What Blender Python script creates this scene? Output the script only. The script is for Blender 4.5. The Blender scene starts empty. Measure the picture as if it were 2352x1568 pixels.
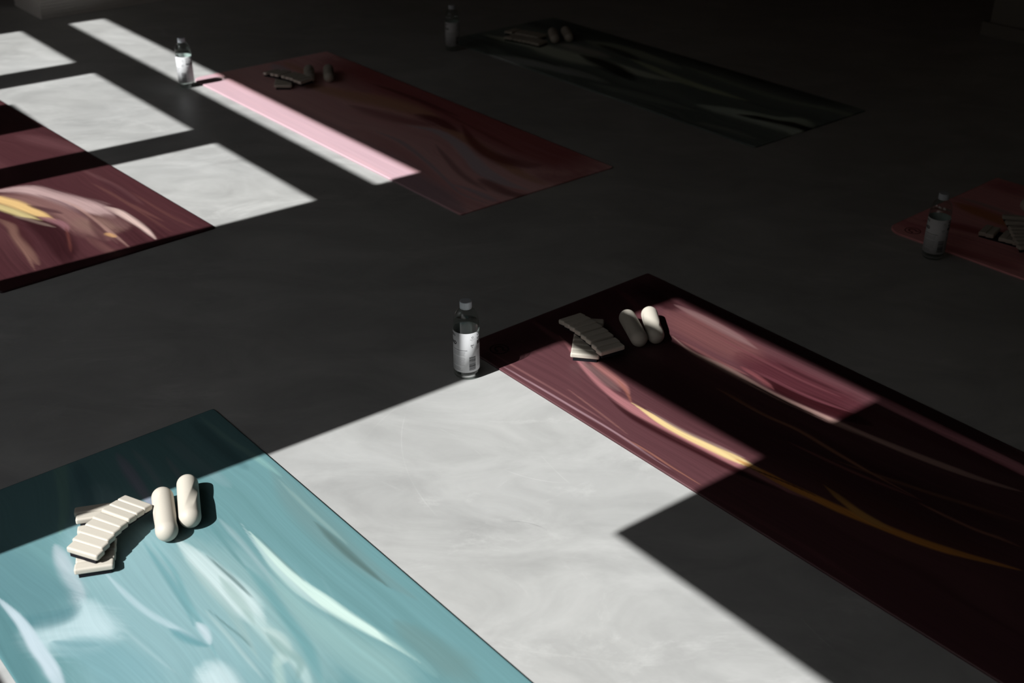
import bpy, bmesh, math, random
import numpy as np
from mathutils import Vector, Matrix

scene = bpy.context.scene
COL = scene.collection

# ------------------------------------------------------------------ camera
CAM_H = 1.44285
FPX = 2742.29                     # focal length in pixels of the 2352 px wide frame
cam_d = bpy.data.cameras.new('camera')
cam_d.sensor_fit = 'HORIZONTAL'; cam_d.sensor_width = 36.0
cam_d.lens = 36.0 * FPX / 2352.0
cam_d.clip_start = 0.05; cam_d.clip_end = 100
cam_d.dof.use_dof = True
cam_d.dof.focus_distance = 2.62
cam_d.dof.aperture_fstop = 3.9
cam = bpy.data.objects.new('camera', cam_d)
COL.objects.link(cam)
PITCH, ROLL = 0.50924871, 0.00575146
cp, sp, cr, sr = math.cos(PITCH), math.sin(PITCH), math.cos(ROLL), math.sin(ROLL)
fwd = Vector((0, cp, -sp)); right = Vector((cr, sr*sp, sr*cp)); up = Vector((-sr, cr*sp, cr*cp))
cam.matrix_world = Matrix(((right.x, up.x, -fwd.x, 0), (right.y, up.y, -fwd.y, 0), (right.z, up.z, -fwd.z, CAM_H), (0, 0, 0, 1)))
scene.camera = cam

# ------------------------------------------------------------------ room axes
AX = math.radians(-50.5)                        # direction of the window wall
U = Vector((math.cos(AX), math.sin(AX), 0))     # along the window wall
V = Vector((-math.sin(AX), math.cos(AX), 0))    # from the windows into the room
def R(u, v, z=0.0): return Vector((u*U.x + v*V.x, u*U.y + v*V.y, z))

# ------------------------------------------------------------------ world sky, sun, exposure
SUN_E, SKY_E = 7.7, 1.28
world = bpy.data.worlds.new('sky'); scene.world = world; world.use_nodes = True
wn = world.node_tree.nodes; wl = world.node_tree.links; wn.clear()
wo = wn.new('ShaderNodeOutputWorld'); wb = wn.new('ShaderNodeBackground')
wt = wn.new('ShaderNodeTexCoord'); ws = wn.new('ShaderNodeSeparateXYZ'); wr = wn.new('ShaderNodeValToRGB')
wm = wn.new('ShaderNodeMath'); wm.operation = 'MULTIPLY_ADD'; wm.inputs[1].default_value = 0.5; wm.inputs[2].default_value = 0.5
wl.new(wt.outputs['Generated'], ws.inputs[0]); wl.new(ws.outputs['Z'], wm.inputs[0]); wl.new(wm.outputs[0], wr.inputs[0])
e = wr.color_ramp.elements            # position 0.5 is the horizon; low part dimmed for indoor fall-off, as by houses and trees
e[0].position = 0.0; e[0].color = (0.07, 0.062, 0.055, 1)
e[1].position = 1.0; e[1].color = (0.72, 0.80, 0.92, 1)
x = e.new(0.50); x.color = (0.10, 0.085, 0.072, 1)
x = e.new(0.64); x.color = (0.17, 0.145, 0.122, 1)
x = e.new(0.80); x.color = (0.80, 0.80, 0.80, 1)
wl.new(wr.outputs[0], wb.inputs['Color']); wb.inputs['Strength'].default_value = SKY_E
wl.new(wb.outputs[0], wo.inputs[0])
sun_d = bpy.data.lights.new('sun', 'SUN'); sun_d.energy = SUN_E; sun_d.angle = math.radians(0.42); sun_d.color = (1.0, 1.0, 0.985)
sun = bpy.data.objects.new('sun', sun_d); COL.objects.link(sun)
sun_dir = V + 0.036*U + Vector((0, 0, -1.0))
sun.rotation_euler = sun_dir.to_track_quat('-Z', 'Y').to_euler()
sun.location = R(-2, -3, 5)
vs = scene.view_settings
vs.view_transform = 'Standard'; vs.look = 'None'; vs.gamma = 1.0; vs.exposure = 0.0; vs.use_curve_mapping = False

# ------------------------------------------------------------------ helpers
def s2l(c):
    c = np.asarray(c, float)/255.0
    return np.where(c <= 0.04045, c/12.92, ((c+0.055)/1.055)**2.4)
def obj(name, me, mat=None, parent=None, loc=None, rz=None):
    o = bpy.data.objects.new(name, me); COL.objects.link(o)
    if mat is not None and me is not None and len(me.materials) == 0: me.materials.append(mat)
    if parent is not None: o.parent = parent
    if loc is not None: o.location = loc
    if rz is not None: o.rotation_euler = (0, 0, rz)
    return o
def tag(o, label=None, cat=None, group=None, kind=None):
    if label: o['label'] = label
    if cat: o['category'] = cat
    if group: o['group'] = group
    if kind: o['kind'] = kind
    return o
def finish(bm, name, smooth=False):
    bmesh.ops.recalc_face_normals(bm, faces=bm.faces[:])
    me = bpy.data.meshes.new(name); bm.to_mesh(me); bm.free()
    if smooth:
        me.shade_smooth()
    return me
def new_mat(name):
    m = bpy.data.materials.new(name); m.use_nodes = True
    return m, m.node_tree.nodes, m.node_tree.links, m.node_tree.nodes['Principled BSDF']
def plain(name, col, rough=0.5, spec=0.5, noise=0.0, nscale=40.0, bump=0.0):
    m, n, l, b = new_mat(name)
    b.inputs['Roughness'].default_value = rough; b.inputs['Specular IOR Level'].default_value = spec
    b.inputs['Base Color'].default_value = (*col, 1)
    tc = n.new('ShaderNodeTexCoord'); nz = n.new('ShaderNodeTexNoise'); nz.inputs['Scale'].default_value = nscale
    nz.inputs['Detail'].default_value = 3
    l.new(tc.outputs['Object'], nz.inputs['Vector'])
    if noise:
        mx = n.new('ShaderNodeMixRGB'); mx.inputs[1].default_value = (*[c*(1-noise) for c in col], 1); mx.inputs[2].default_value = (*[min(1, c*(1+noise)) for c in col], 1)
        l.new(nz.outputs['Fac'], mx.inputs[0]); l.new(mx.outputs[0], b.inputs['Base Color'])
    if bump:
        bp = n.new('ShaderNodeBump'); bp.inputs['Strength'].default_value = bump; bp.inputs['Distance'].default_value = 0.001
        l.new(nz.outputs['Fac'], bp.inputs['Height']); l.new(bp.outputs[0], b.inputs['Normal'])
    return m
def box_bm(bm, u0, u1, v0, v1, z0, z1):
    """a box in room axes"""
    vs_ = [bm.verts.new(R(u, v, z)) for z in (z0, z1) for (u, v) in ((u0, v0), (u1, v0), (u1, v1), (u0, v1))]
    for f in ((3, 2, 1, 0), (4, 5, 6, 7), (0, 1, 5, 4), (1, 2, 6, 5), (2, 3, 7, 6), (3, 0, 4, 7)):
        bm.faces.new([vs_[i] for i in f])
def boxes(name, lst, mat, kind=None, parent=None):
    bm = bmesh.new()
    for b in lst: box_bm(bm, *b)
    o = obj(name, finish(bm, name), mat, parent)
    if kind: o['kind'] = kind
    return o
def lathe(profile, seg=64, cap_ends=True):
    """profile: list of (r, z); closed at r = 0"""
    bm = bmesh.new(); rings = []
    for r, z in profile:
        if r < 1e-6: rings.append([bm.verts.new((0, 0, z))])
        else: rings.append([bm.verts.new((r*math.cos(2*math.pi*k/seg), r*math.sin(2*math.pi*k/seg), z)) for k in range(seg)])
    for a, b in zip(rings, rings[1:]):
        for k in range(seg):
            k2 = (k+1) % seg
            if len(a) == 1 and len(b) == 1: continue
            if len(a) == 1: bm.faces.new((a[0], b[k], b[k2]))
            elif len(b) == 1: bm.faces.new((a[k], b[0], a[k2]))
            else: bm.faces.new((a[k], b[k], b[k2], a[k2]))
    return bm

# ------------------------------------------------------------------ materials of the room
def floor_material():
    m, n, l, b = new_mat('polished_concrete')
    b.inputs['Specular IOR Level'].default_value = 0.35
    tc = n.new('ShaderNodeTexCoord')
    def noise(scale, detail, rough, dist=0.0, vec=None):
        t = n.new('ShaderNodeTexNoise'); t.inputs['Scale'].default_value = scale; t.inputs['Detail'].default_value = detail
        t.inputs['Roughness'].default_value = rough; t.inputs['Distortion'].default_value = dist
        l.new(vec if vec is not None else tc.outputs['Object'], t.inputs['Vector']); return t.outputs['Fac']
    def ramp(src, p0, p1):
        r = n.new('ShaderNodeMapRange'); r.inputs['From Min'].default_value = p0; r.inputs['From Max'].default_value = p1
        r.clamp = True; l.new(src, r.inputs['Value']); return r.outputs[0]
    def math_(op, a, c):
        q = n.new('ShaderNodeMath'); q.operation = op
        for i, s in enumerate((a, c)):
            if isinstance(s, (int, float)): q.inputs[i].default_value = s
            else: l.new(s, q.inputs[i])
        return q.outputs[0]
    big = noise(1.3, 4, 0.55, 0.6)
    mp = n.new('ShaderNodeMapping'); mp.inputs['Scale'].default_value = (1.0, 1.7, 1.0); mp.inputs['Rotation'].default_value = (0, 0, 0.3)
    l.new(tc.outputs['Object'], mp.inputs['Vector'])
    cloud = noise(3.0, 7, 0.62, 1.2, mp.outputs[0])
    wisp = ramp(noise(2.4, 9, 0.72, 0.8, mp.outputs[0]), 0.56, 0.74)
    fine = noise(55, 3, 0.6)
    val = math_('ADD', math_('MULTIPLY', big, 0.14), math_('MULTIPLY', cloud, 0.28))
    val = math_('ADD', val, math_('MULTIPLY', wisp, 0.10))
    val = math_('ADD', val, math_('MULTIPLY', fine, 0.02))
    val = math_('ADD', val, 0.132)
    # a few thin trowel scratches: arcs of large circles, broken up by noise
    brk = ramp(noise(9.0, 2, 0.5), 0.36, 0.52)
    def dist(c):
        ds = n.new('ShaderNodeVectorMath'); ds.operation = 'DISTANCE'; l.new(tc.outputs['Object'], ds.inputs[0]); ds.inputs[1].default_value = (*c, 0); return ds.outputs['Value']
    for cx, cy, rad, mx_, my_, reach, amt in ((0.331, 2.194, 0.5705, -0.231, 2.096, 0.242, 0.03), (0.001, 1.761, 0.1034, 0.001, 1.864, 0.072, -0.06), (0.127, 2.227, 0.2358, 0.05, 2.005, 0.071, 0.035), (0.76, 2.42, 0.7711, 0.091, 2.036, 0.062, 0.03), (0.184, 1.994, 0.5246, -0.268, 2.259, 0.115, 0.035), (-0.367, 1.903, 0.3556, -0.108, 2.147, 0.081, 0.02), (0.753, 2.079, 0.5989, 0.348, 1.637, 0.081, 0.02), (-0.619, 2.972, 0.3868, -0.6, 2.586, 0.173, 0.04), (1.068, 1.83, 0.6057, 0.531, 1.55, 0.048, 0.05), (1.015, 6.899, 5.4784, 0.057, 1.504, 0.183, 0.02)):
        d = math_('ABSOLUTE', math_('SUBTRACT', dist((cx, cy)), rad), 0)
        line = math_('MULTIPLY', ramp(d, 0.0019, 0.0006), ramp(dist((mx_, my_)), reach*1.05, reach*0.75))
        val = math_('ADD', val, math_('MULTIPLY', math_('MULTIPLY', line, brk), amt))
    # tiny dark pits
    vor = n.new('ShaderNodeTexVoronoi'); vor.inputs['Scale'].default_value = 2.6; l.new(tc.outputs['Object'], vor.inputs['Vector'])
    pit = ramp(vor.outputs['Distance'], 0.010, 0.006)
    val = math_('MULTIPLY', val, math_('SUBTRACT', 1.0, math_('MULTIPLY', pit, 0.75)))
    warm = noise(1.1, 2, 0.5)
    cA = n.new('ShaderNodeMixRGB'); cA.inputs[1].default_value = (0.99, 1.0, 1.0, 1); cA.inputs[2].default_value = (1.0, 0.995, 0.955, 1)
    l.new(warm, cA.inputs[0])
    mul = n.new('ShaderNodeVectorMath'); mul.operation = 'SCALE'; l.new(cA.outputs[0], mul.inputs[0]); l.new(val, mul.inputs['Scale'])
    l.new(mul.outputs[0], b.inputs['Base Color'])
    rg = n.new('ShaderNodeMapRange'); rg.inputs['To Min'].default_value = 0.34; rg.inputs['To Max'].default_value = 0.52
    l.new(cloud, rg.inputs['Value']); l.new(rg.outputs[0], b.inputs['Roughness'])
    return m
M_FLOOR = floor_material()
M_WALL = plain('warm_plaster', (0.185, 0.108, 0.072), 0.8, 0.3, 0.08, 6.0)
M_CEIL = plain('ceiling_paint', (0.15, 0.125, 0.10), 0.85, 0.3, 0.05, 5.0)
M_FRAME = plain('window_metal', (0.03, 0.03, 0.032), 0.45, 0.5, 0.05, 20)
M_BLIND = plain('blind_fabric', (0.16, 0.155, 0.15), 0.9, 0.2, 0.1, 200)
M_PIER = plain('pale_painted_pier', (0.24, 0.23, 0.21), 0.7, 0.35, 0.06, 8)
M_BLOCK = plain('pale_block', (0.66, 0.63, 0.60), 0.7, 0.35, 0.06, 8)

# ------------------------------------------------------------------ the room
UA, UB, VA, VB, ZC = -7.6, 3.4, -0.5, 7.2, 3.3
TH = 0.2
boxes('floor', [(UA-.3, UB+.3, VA-.3, VB+.3, -0.12, 0.0)], M_FLOOR, 'structure')
boxes('ceiling', [(UA-.3, UB+.3, VA-.3, VB+.3, ZC, ZC+0.15)], M_CEIL, 'structure')
FAR = (-5.754, -3.164)          # the far triple window
NEAR = (-1.990, 0.75)           # the near window
SILL, HEAD = 0.70, 2.86
boxes('wall_left', [(UA-.3, FAR[0]-.04, VA-TH, VA, 0, ZC), (FAR[1]+.04, NEAR[0]-.04, VA-TH, VA, 0, ZC), (NEAR[1]+.04, UB+.3, VA-TH, VA, 0, ZC),
                    (FAR[0]-.04, FAR[1]+.04, VA-TH, VA, 0, SILL), (FAR[0]-.04, FAR[1]+.04, VA-TH, VA, HEAD, ZC),
                    (NEAR[0]-.04, NEAR[1]+.04, VA-TH, VA, 0, SILL), (NEAR[0]-.04, NEAR[1]+.04, VA-TH, VA, HEAD, ZC)], M_WALL, 'structure')
boxes('wall_back', [(UA-.3, UA, VA, VB, 0, ZC)], M_WALL, 'structure')
boxes('wall_front', [(UB, UB+.3, VA, VB, 0, ZC)], M_WALL, 'structure')
boxes('wall_right', [(UA, UB, VB, VB+.3, 0, ZC)], M_WALL, 'structure')
BAR0, BAR1, TOP, SILLZ = 2.295, 2.465, 2.685, 0.772
FV0, FV1 = VA-.06, VA
def window(name, u0, u1, posts):
    fr = boxes(name, [(u0-.04, u0, FV0, FV1, SILL, HEAD), (u1, u1+.04, FV0, FV1, SILL, HEAD),
                      (u0, u1, FV0, FV1, SILL, SILLZ), (u0, u1, FV0, FV1, TOP, HEAD), (u0, u1, FV0, FV1, BAR0, BAR1)], M_FRAME, 'structure')
    for a, b in posts: boxes('window_post', [(a, b, FV0, FV1, SILLZ, BAR0)], M_FRAME, None, fr)
    return fr
win1 = window('window_1', FAR[0], FAR[1], [(-5.109, -4.912), (-4.016, -3.836)])
boxes('shadow_panel', [(-4.694, -4.349, FV0, FV1, SILLZ, 1.835)], M_FRAME, None, win1)  # unseen blocker, added to cast the shadow across the left burgundy mat
window('window_2', NEAR[0], NEAR[1], [])
tag(boxes('roller_blind', [(-1.353, NEAR[1], FV0, FV0+.03, 1.875, 2.651)], M_BLIND), 'dark half lowered roller blind in the near window', 'blind')
# the wall that ends at the right edge of the picture, with its skirting
WU, WV = -2.868, 5.21
boxes('wall_inner', [(WU, UB, WV, WV+.22, 0, ZC)], M_PIER, 'structure')
boxes('baseboard_inner', [(WU-.027, UB, WV-.025, WV, 0, .058), (WU-.027, WU, WV, WV+.247, 0, .058), (WU, UB, WV+.22, WV+.247, 0, .058)], M_PIER, 'structure')
# grooved pale bench-like block at the back left
def grooved_block():
    u0, u1, v0, v1, h, n = -6.18, -5.82, 1.89, 3.6, 0.42, 28
    bm = bmesh.new(); prof = []
    for k in range(n):
        z0 = h*k/n; z1 = h*(k+1)/n; g = 0.004
        prof += [(0, z0+0.003), (0, z1-0.003), (g, z1-0.0015), (g, z1+0.0015)]
    prof = [(0, 0)] + prof[:-1]
    rings = [[bm.verts.new(R(u, v, min(z, h))) for (u, v) in ((u0+i, v0+i), (u1-i, v0+i), (u1-i, v1-i), (u0+i, v1-i))] for i, z in prof]
    for a, b in zip(rings, rings[1:]):
        for k in range(4): bm.faces.new((a[k], a[(k+1) % 4], b[(k+1) % 4], b[k]))
    bm.faces.new(rings[0][::-1]); bm.faces.new(rings[-1])
    o = obj('plinth', finish(bm, 'plinth'), M_BLOCK)
    return tag(o, 'low pale block with fine horizontal grooves standing on the floor at the back left', 'plinth')
grooved_block()

# ------------------------------------------------------------------ yoga mats
MAT_L, MAT_W, MAT_T = 1.8, 0.6453, 0.005
MATS = {
 'P': dict(o=(-1.3113, 4.7513), a=0.69444, base=((300, 238, 238), (292, 222, 224), (268, 188, 190)), strokes=[  # base colours lifted to brighten the part lying in shade
  ([(-0.1199,0.0439,0.0598),(0.6128,0.0163,0.1045),(1.1435,0.019,0.1042),(1.4548,0.0191,0.0873),(1.7978,0.0089,0.0539)],(240,202,212),0.5,1.0),  # duller pink where the sun falls, toning the lit strip down
  ([(0.1257,0.609,0.1309),(0.5502,0.609,0.1376),(0.9881,0.6064,0.149),(1.4208,0.5659,0.1401),(1.7866,0.5802,0.1041)],(212,116,118),0.9,0.95),
  ([(0.1996,0.3936,0.0478),(0.3561,0.4428,0.0572),(0.6247,0.4543,0.0354)],(236,168,166),0.9,0.6),
  ([(0.0211,0.3628,0.0139),(0.1219,0.3463,0.0272),(0.2147,0.3435,0.0197)],(268,246,256),0.8,0.8),
  ([(0.027,0.4117,0.0142),(0.1726,0.4097,0.0214),(0.2703,0.4131,0.0182)],(268,200,164),0.8,0.7),
  ([(0.3303,0.3156,0.0215),(0.5496,0.3695,0.039),(0.7428,0.4356,0.0507),(0.9204,0.4726,0.0425),(1.0387,0.4907,0.0148)],(268,200,164),0.8,0.9),
  ([(0.6861,0.3138,0.0152),(0.9174,0.3556,0.0314),(1.0974,0.4233,0.0247)],(208,124,124),0.9,0.7),
  ([(0.9402,0.4483,0.0218),(1.0684,0.4646,0.0266),(1.2343,0.4284,0.0144)],(146,62,66),0.8,0.85),
  ([(1.0897,0.4291,0.0094),(1.2706,0.4297,0.022),(1.4363,0.3962,0.022),(1.6622,0.3628,0.0204),(1.7916,0.3641,0.0218)],(268,200,164),0.8,0.85),
  ([(1.1399,0.5147,0.0072),(1.3101,0.4283,0.0178),(1.4656,0.3919,0.0309),(1.5947,0.4196,0.0413),(1.6361,0.4709,0.0245)],(156,68,70),0.8,0.8),
  ([(1.0122,0.348,0.0081),(1.1395,0.3923,0.0166),(1.2942,0.3729,0.0205),(1.4322,0.3236,0.0233),(1.5644,0.2792,0.0284),(1.6859,0.2692,0.0247),(1.7832,0.2884,0.0151)],(268,246,256),0.6,0.95),
  ([(0.9981,0.2239,0.0061),(1.1515,0.2312,0.009),(1.3662,0.1885,0.0083),(1.5251,0.1431,0.0057),(1.671,0.1029,0.0045),(1.7817,0.1205,0.0055)],(256,226,236),0.8,0.85),
  ([(1.5708,0.1265,0.0059),(1.6623,0.1446,0.0083),(1.7878,0.1504,0.0179)],(256,230,242),0.8,0.8),
  ([(1.6027,0.227,0.0204),(1.7436,0.2219,0.0218),(1.8064,0.2416,0.0188)],(150,86,84),0.9,0.7),
  ([(1.6983,0.4075,0.0357),(1.7872,0.4434,0.0375),(1.7742,0.5522,0.0167)],(226,146,144),0.9,0.7),
  ([(1.2464,0.3134,0.0057),(1.5361,0.2065,0.0117),(1.7088,0.1787,0.0087)],(178,120,120),0.9,0.6),
  ([(0.5052,0.534,0.0077),(0.7764,0.5553,0.0108),(1.0793,0.5572,0.0066)],(128,60,62),0.9,0.7),
  ([(0.6549,0.5368,0.0053),(0.9365,0.5421,0.0065),(1.2341,0.5175,0.0058),(1.5049,0.4951,0.0056)],(170,96,94),0.9,0.6),
 ]),
 'G': dict(o=(-0.306, 5.3646), a=0.69409, base=((146, 162, 158), (166, 180, 176), (92, 104, 102)), strokes=[
  ([(0.034,0.6127,0.059),(0.5454,0.6324,0.0888),(1.1666,0.6535,0.0897),(1.7537,0.6273,0.0621)],(84,96,90),0.8,0.85),
  ([(0.0374,0.1854,0.0178),(0.1631,0.2112,0.0299),(0.3261,0.2528,0.0383),(0.4483,0.2484,0.0541),(0.605,0.2599,0.0586),(0.7579,0.2942,0.0423),(0.9877,0.3213,0.0258),(1.1219,0.3548,0.0212)],(262,276,256),0.6,1.0),
  ([(0.3541,0.3572,0.0214),(0.4888,0.366,0.0314),(0.6722,0.3761,0.0255)],(236,236,226),0.8,0.9),
  ([(0.3948,0.4785,0.0238),(0.5642,0.5059,0.0387),(0.7989,0.5135,0.0296),(0.9865,0.4986,0.0228)],(212,226,206),0.8,0.9),
  ([(0.7094,0.4444,0.0122),(0.967,0.3937,0.0205),(1.1814,0.3728,0.0222),(1.4469,0.3809,0.0134)],(240,256,220),0.7,1.0),
  ([(0.5502,0.3099,0.0173),(0.7673,0.2853,0.0381),(0.9859,0.2228,0.0265)],(26,28,28),0.7,0.95),
  ([(0.4742,0.4847,0.0143),(0.6268,0.4721,0.0221),(0.7921,0.4412,0.0163)],(60,66,64),0.8,0.9),
  ([(0.3435,-0.0142,0.0298),(0.4454,0.0281,0.0399),(0.5955,0.0702,0.0312),(0.849,0.1091,0.0196)],(226,236,236),0.7,0.95),
  ([(0.6202,0.1217,0.0181),(0.7819,0.1226,0.0216),(0.9453,0.1152,0.0124)],(210,220,216),0.7,0.8),
  ([(0.8817,0.0546,0.0145),(1.0946,0.0908,0.0232),(1.4033,0.1322,0.0177)],(190,202,196),0.8,0.8),
  ([(1.3494,0.1907,0.0242),(1.4929,0.2275,0.0371),(1.6082,0.2417,0.0437),(1.7036,0.2506,0.0452),(1.7676,0.246,0.0357),(1.8097,0.2231,0.0242)],(262,282,268),0.6,1.0),
  ([(1.5203,0.2208,0.0148),(1.6783,0.2815,0.0287),(1.7792,0.3062,0.0338),(1.8154,0.2903,0.0193)],(14,16,16),0.6,1.0),
  ([(1.4964,0.2731,0.014),(1.6424,0.3002,0.0194),(1.7175,0.3462,0.0276),(1.7972,0.3286,0.0277)],(240,260,240),0.6,1.0),
  ([(0.9512,0.5361,0.0138),(1.295,0.5054,0.0156),(1.5211,0.4996,0.0167),(1.6976,0.5406,0.0171),(1.8024,0.5479,0.0183)],(196,212,196),0.8,0.9),
  ([(1.4896,0.0387,0.013),(1.6349,0.0657,0.0163),(1.7554,0.0674,0.0113)],(190,198,194),0.8,0.8),
  ([(0.7794,0.6414,0.0267),(1.1229,0.649,0.0337),(1.4346,0.6059,0.0256)],(60,68,64),0.8,0.8),
 ]),
 'B': dict(o=(-0.1223, 2.5552), a=0.69391, base=((102, 64, 69), (114, 74, 78), (78, 42, 47)), strokes=[
  ([(0.0578,0.5732,0.0436),(0.213,0.5447,0.021)],(50,20,24),0.8,0.9),
  ([(0.211,0.2681,0.0327),(0.4364,0.2501,0.0634),(0.6743,0.2505,0.0698),(0.8782,0.2905,0.069),(1.2857,0.358,0.085)],(60,30,34),0.9,0.6),
  ([(0.0248,0.0738,0.0426),(0.0724,0.2038,0.0581),(0.0545,0.4471,0.0554),(0.0392,0.5919,0.0374)],(62,30,34),0.9,0.6),
  ([(0.0352,0.6295,0.037),(0.2852,0.6146,0.0358),(0.5637,0.6168,0.0306),(1.1315,0.6265,0.03)],(44,16,20),0.8,0.8),
  ([(0.2072,0.5184,0.0488),(0.3355,0.5098,0.0557),(0.4494,0.5099,0.0443),(0.531,0.51,0.0217)],(122,78,78),0.7,0.9),
  ([(0.4636,0.4935,0.0439),(0.5707,0.4941,0.0535),(0.6975,0.4947,0.0539),(0.8237,0.5179,0.0433)],(86,40,48),0.8,0.9),
  ([(0.1818,0.5645,0.008),(0.2874,0.5642,0.0116),(0.3784,0.559,0.011),(0.472,0.548,0.0053)],(146,112,112),0.9,0.85),
  ([(0.2955,0.4355,0.0078),(0.3614,0.4187,0.0162),(0.4561,0.4081,0.0255),(0.536,0.41,0.0157)],(126,78,82),0.8,0.8),
  ([(0.3175,0.4343,0.0036),(0.4378,0.4284,0.0053),(0.541,0.4352,0.0054)],(160,104,104),0.8,0.7),
  ([(0.5539,0.4511,0.0086),(0.6334,0.4492,0.0226),(0.7148,0.4566,0.0265),(0.7901,0.4681,0.023),(0.8505,0.4806,0.0176)],(52,16,21),0.45,1.0),
  ([(0.5229,0.4641,0.0036),(0.6209,0.4645,0.0053),(0.7152,0.4718,0.0054),(0.8021,0.4915,0.0036)],(112,62,70),0.8,0.8),
  ([(0.4983,0.4534,0.005),(0.5507,0.4471,0.0064),(0.5902,0.4392,0.0061),(0.6231,0.4305,0.0029)],(140,80,84),0.9,0.7),
  ([(0.5375,0.5344,0.0037),(0.6291,0.534,0.0045),(0.7354,0.5413,0.0036)],(60,24,30),0.9,0.7),
  ([(0.3569,0.5183,0.0028),(0.5,0.5149,0.0036),(0.6315,0.5149,0.0036),(0.7471,0.5257,0.0036)],(118,68,74),0.9,0.7),
  ([(0.7722,0.5241,0.0141),(0.8838,0.5299,0.0156),(1.0246,0.5467,0.0152),(1.17,0.5596,0.0194)],(92,46,54),0.9,0.8),
  ([(0.2971,0.4339,0.003),(0.3456,0.42,0.0046),(0.3892,0.4121,0.0068),(0.4362,0.4132,0.0089),(0.5056,0.414,0.0104),(0.6003,0.4116,0.0085),(0.6633,0.4139,0.0086),(0.7222,0.4191,0.0086),(0.7802,0.4249,0.0085),(0.8706,0.437,0.0067),(0.98,0.4533,0.0083),(1.1153,0.4829,0.0082),(1.1972,0.5122,0.0081)],(212,172,162),0.75,1.0),
  ([(0.536,0.41,0.0017),(0.6651,0.4102,0.0027),(0.7846,0.4191,0.0023)],(84,46,46),0.6,0.85),
  ([(0.1128,0.2176,0.004),(0.1798,0.1952,0.0078),(0.3031,0.1489,0.0077),(0.387,0.1282,0.0083),(0.4673,0.1204,0.0129),(0.5295,0.1171,0.0143),(0.5771,0.1147,0.0117),(0.6394,0.1186,0.0119),(0.6982,0.1255,0.0119),(0.768,0.1328,0.0117),(0.8798,0.1466,0.0101),(0.9722,0.1677,0.0086)],(188,126,130),0.6,0.95),
  ([(0.2341,0.1744,0.006),(0.2964,0.1663,0.0101),(0.359,0.1549,0.0113),(0.4034,0.1484,0.0071)],(128,98,98),0.8,0.85),
  ([(0.2348,0.1952,0.0062),(0.3035,0.1879,0.0103),(0.3756,0.1754,0.0094),(0.4235,0.158,0.0062)],(186,126,122),0.8,0.8),
  ([(0.3521,0.184,0.0025),(0.4035,0.1636,0.0035),(0.4581,0.1323,0.0022)],(170,108,92),0.95,0.6),
  ([(0.401,0.1094,0.0041),(0.4768,0.0975,0.0085),(0.5596,0.0987,0.0103),(0.683,0.1069,0.0102),(0.7679,0.1153,0.0102),(0.8875,0.1372,0.0086)],(54,20,24),0.7,0.95),
  ([(0.4451,0.1368,0.0022),(0.5013,0.1333,0.0058),(0.5625,0.1298,0.0088),(0.6266,0.1322,0.0097),(0.686,0.139,0.0106),(0.7404,0.1466,0.012),(0.7682,0.1505,0.0118),(0.8161,0.1548,0.0101)],(255,224,162),0.45,1.0),
  ([(0.7515,0.1476,0.0089),(0.8161,0.1548,0.0101),(0.8717,0.1579,0.0093),(0.9302,0.1664,0.0093),(0.9968,0.1755,0.0099),(1.0648,0.1907,0.0099),(1.1299,0.2066,0.0098),(1.1908,0.2254,0.0097),(1.2469,0.2477,0.0082),(1.3274,0.2853,0.0068)],(236,160,78),0.5,1.0),  # the yellow streak continued, its shaded tint put into the orange
  ([(0.7689,0.1414,0.0015),(0.8663,0.1632,0.0024),(0.9449,0.1752,0.0014)],(80,40,40),0.6,0.8),
  ([(0.491,0.1436,0.003),(0.5958,0.1403,0.0045),(0.6863,0.1524,0.0046),(0.7599,0.1655,0.0046)],(170,140,134),0.9,0.7),
  ([(0.918,0.2171,0.0025),(0.9594,0.2068,0.0063),(0.9917,0.2006,0.0075),(1.0233,0.1945,0.0091),(1.0615,0.1953,0.0082),(1.1013,0.2012,0.0069)],(230,172,96),0.7,0.95),
  ([(0.3102,0.0641,0.0014),(0.4425,0.0497,0.0027),(0.5456,0.038,0.002)],(150,104,100),0.8,0.7),
  ([(0.5397,0.0228,0.0014),(0.6135,0.0268,0.0019),(0.6801,0.025,0.0019),(0.7791,0.0232,0.0013)],(180,122,104),0.9,0.75),
  ([(0.1313,0.015,0.0023),(0.3331,0.017,0.003),(0.4995,0.0221,0.0028),(0.6359,0.0184,0.002),(0.7142,0.0152,0.0013)],(186,150,158),0.8,0.8),
  ([(0.0455,0.0299,0.0024),(0.1892,0.0343,0.0031),(0.3414,0.0361,0.003),(0.4831,0.0378,0.0021)],(160,112,112),0.9,0.5),
  ([(0.3732,0.0076,0.0057),(0.5422,0.0072,0.0111),(0.7195,0.0096,0.0106)],(88,50,54),0.9,0.6),
  ([(0.5264,0.33,0.0033),(0.6686,0.3303,0.0041),(0.7584,0.34,0.0047),(0.8807,0.3315,0.0044),(0.9678,0.3262,0.0029),(1.0651,0.3271,0.0029)],(176,124,100),0.8,0.85),
  ([(0.5264,0.33,0.0025),(0.6025,0.3333,0.0033),(0.7056,0.3305,0.0023)],(150,100,80),0.8,0.7),
  ([(0.8692,0.2297,0.0195),(0.9617,0.2236,0.023),(1.1145,0.2538,0.0283),(1.2861,0.2778,0.0269)],(90,52,46),0.9,0.5),
  ([(1.0735,0.3146,0.0029),(1.1936,0.3248,0.0036),(1.2499,0.3389,0.0043),(1.2926,0.3459,0.0042)],(170,118,100),0.8,0.8),
  ([(0.7678,0.2841,0.0032),(0.9265,0.2999,0.0038),(1.0846,0.3281,0.003)],(150,96,92),0.9,0.7),
  ([(0.8683,0.3035,0.0032),(1.0479,0.3526,0.0047),(1.2501,0.4199,0.0045)],(136,96,78),0.9,0.7),
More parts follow.
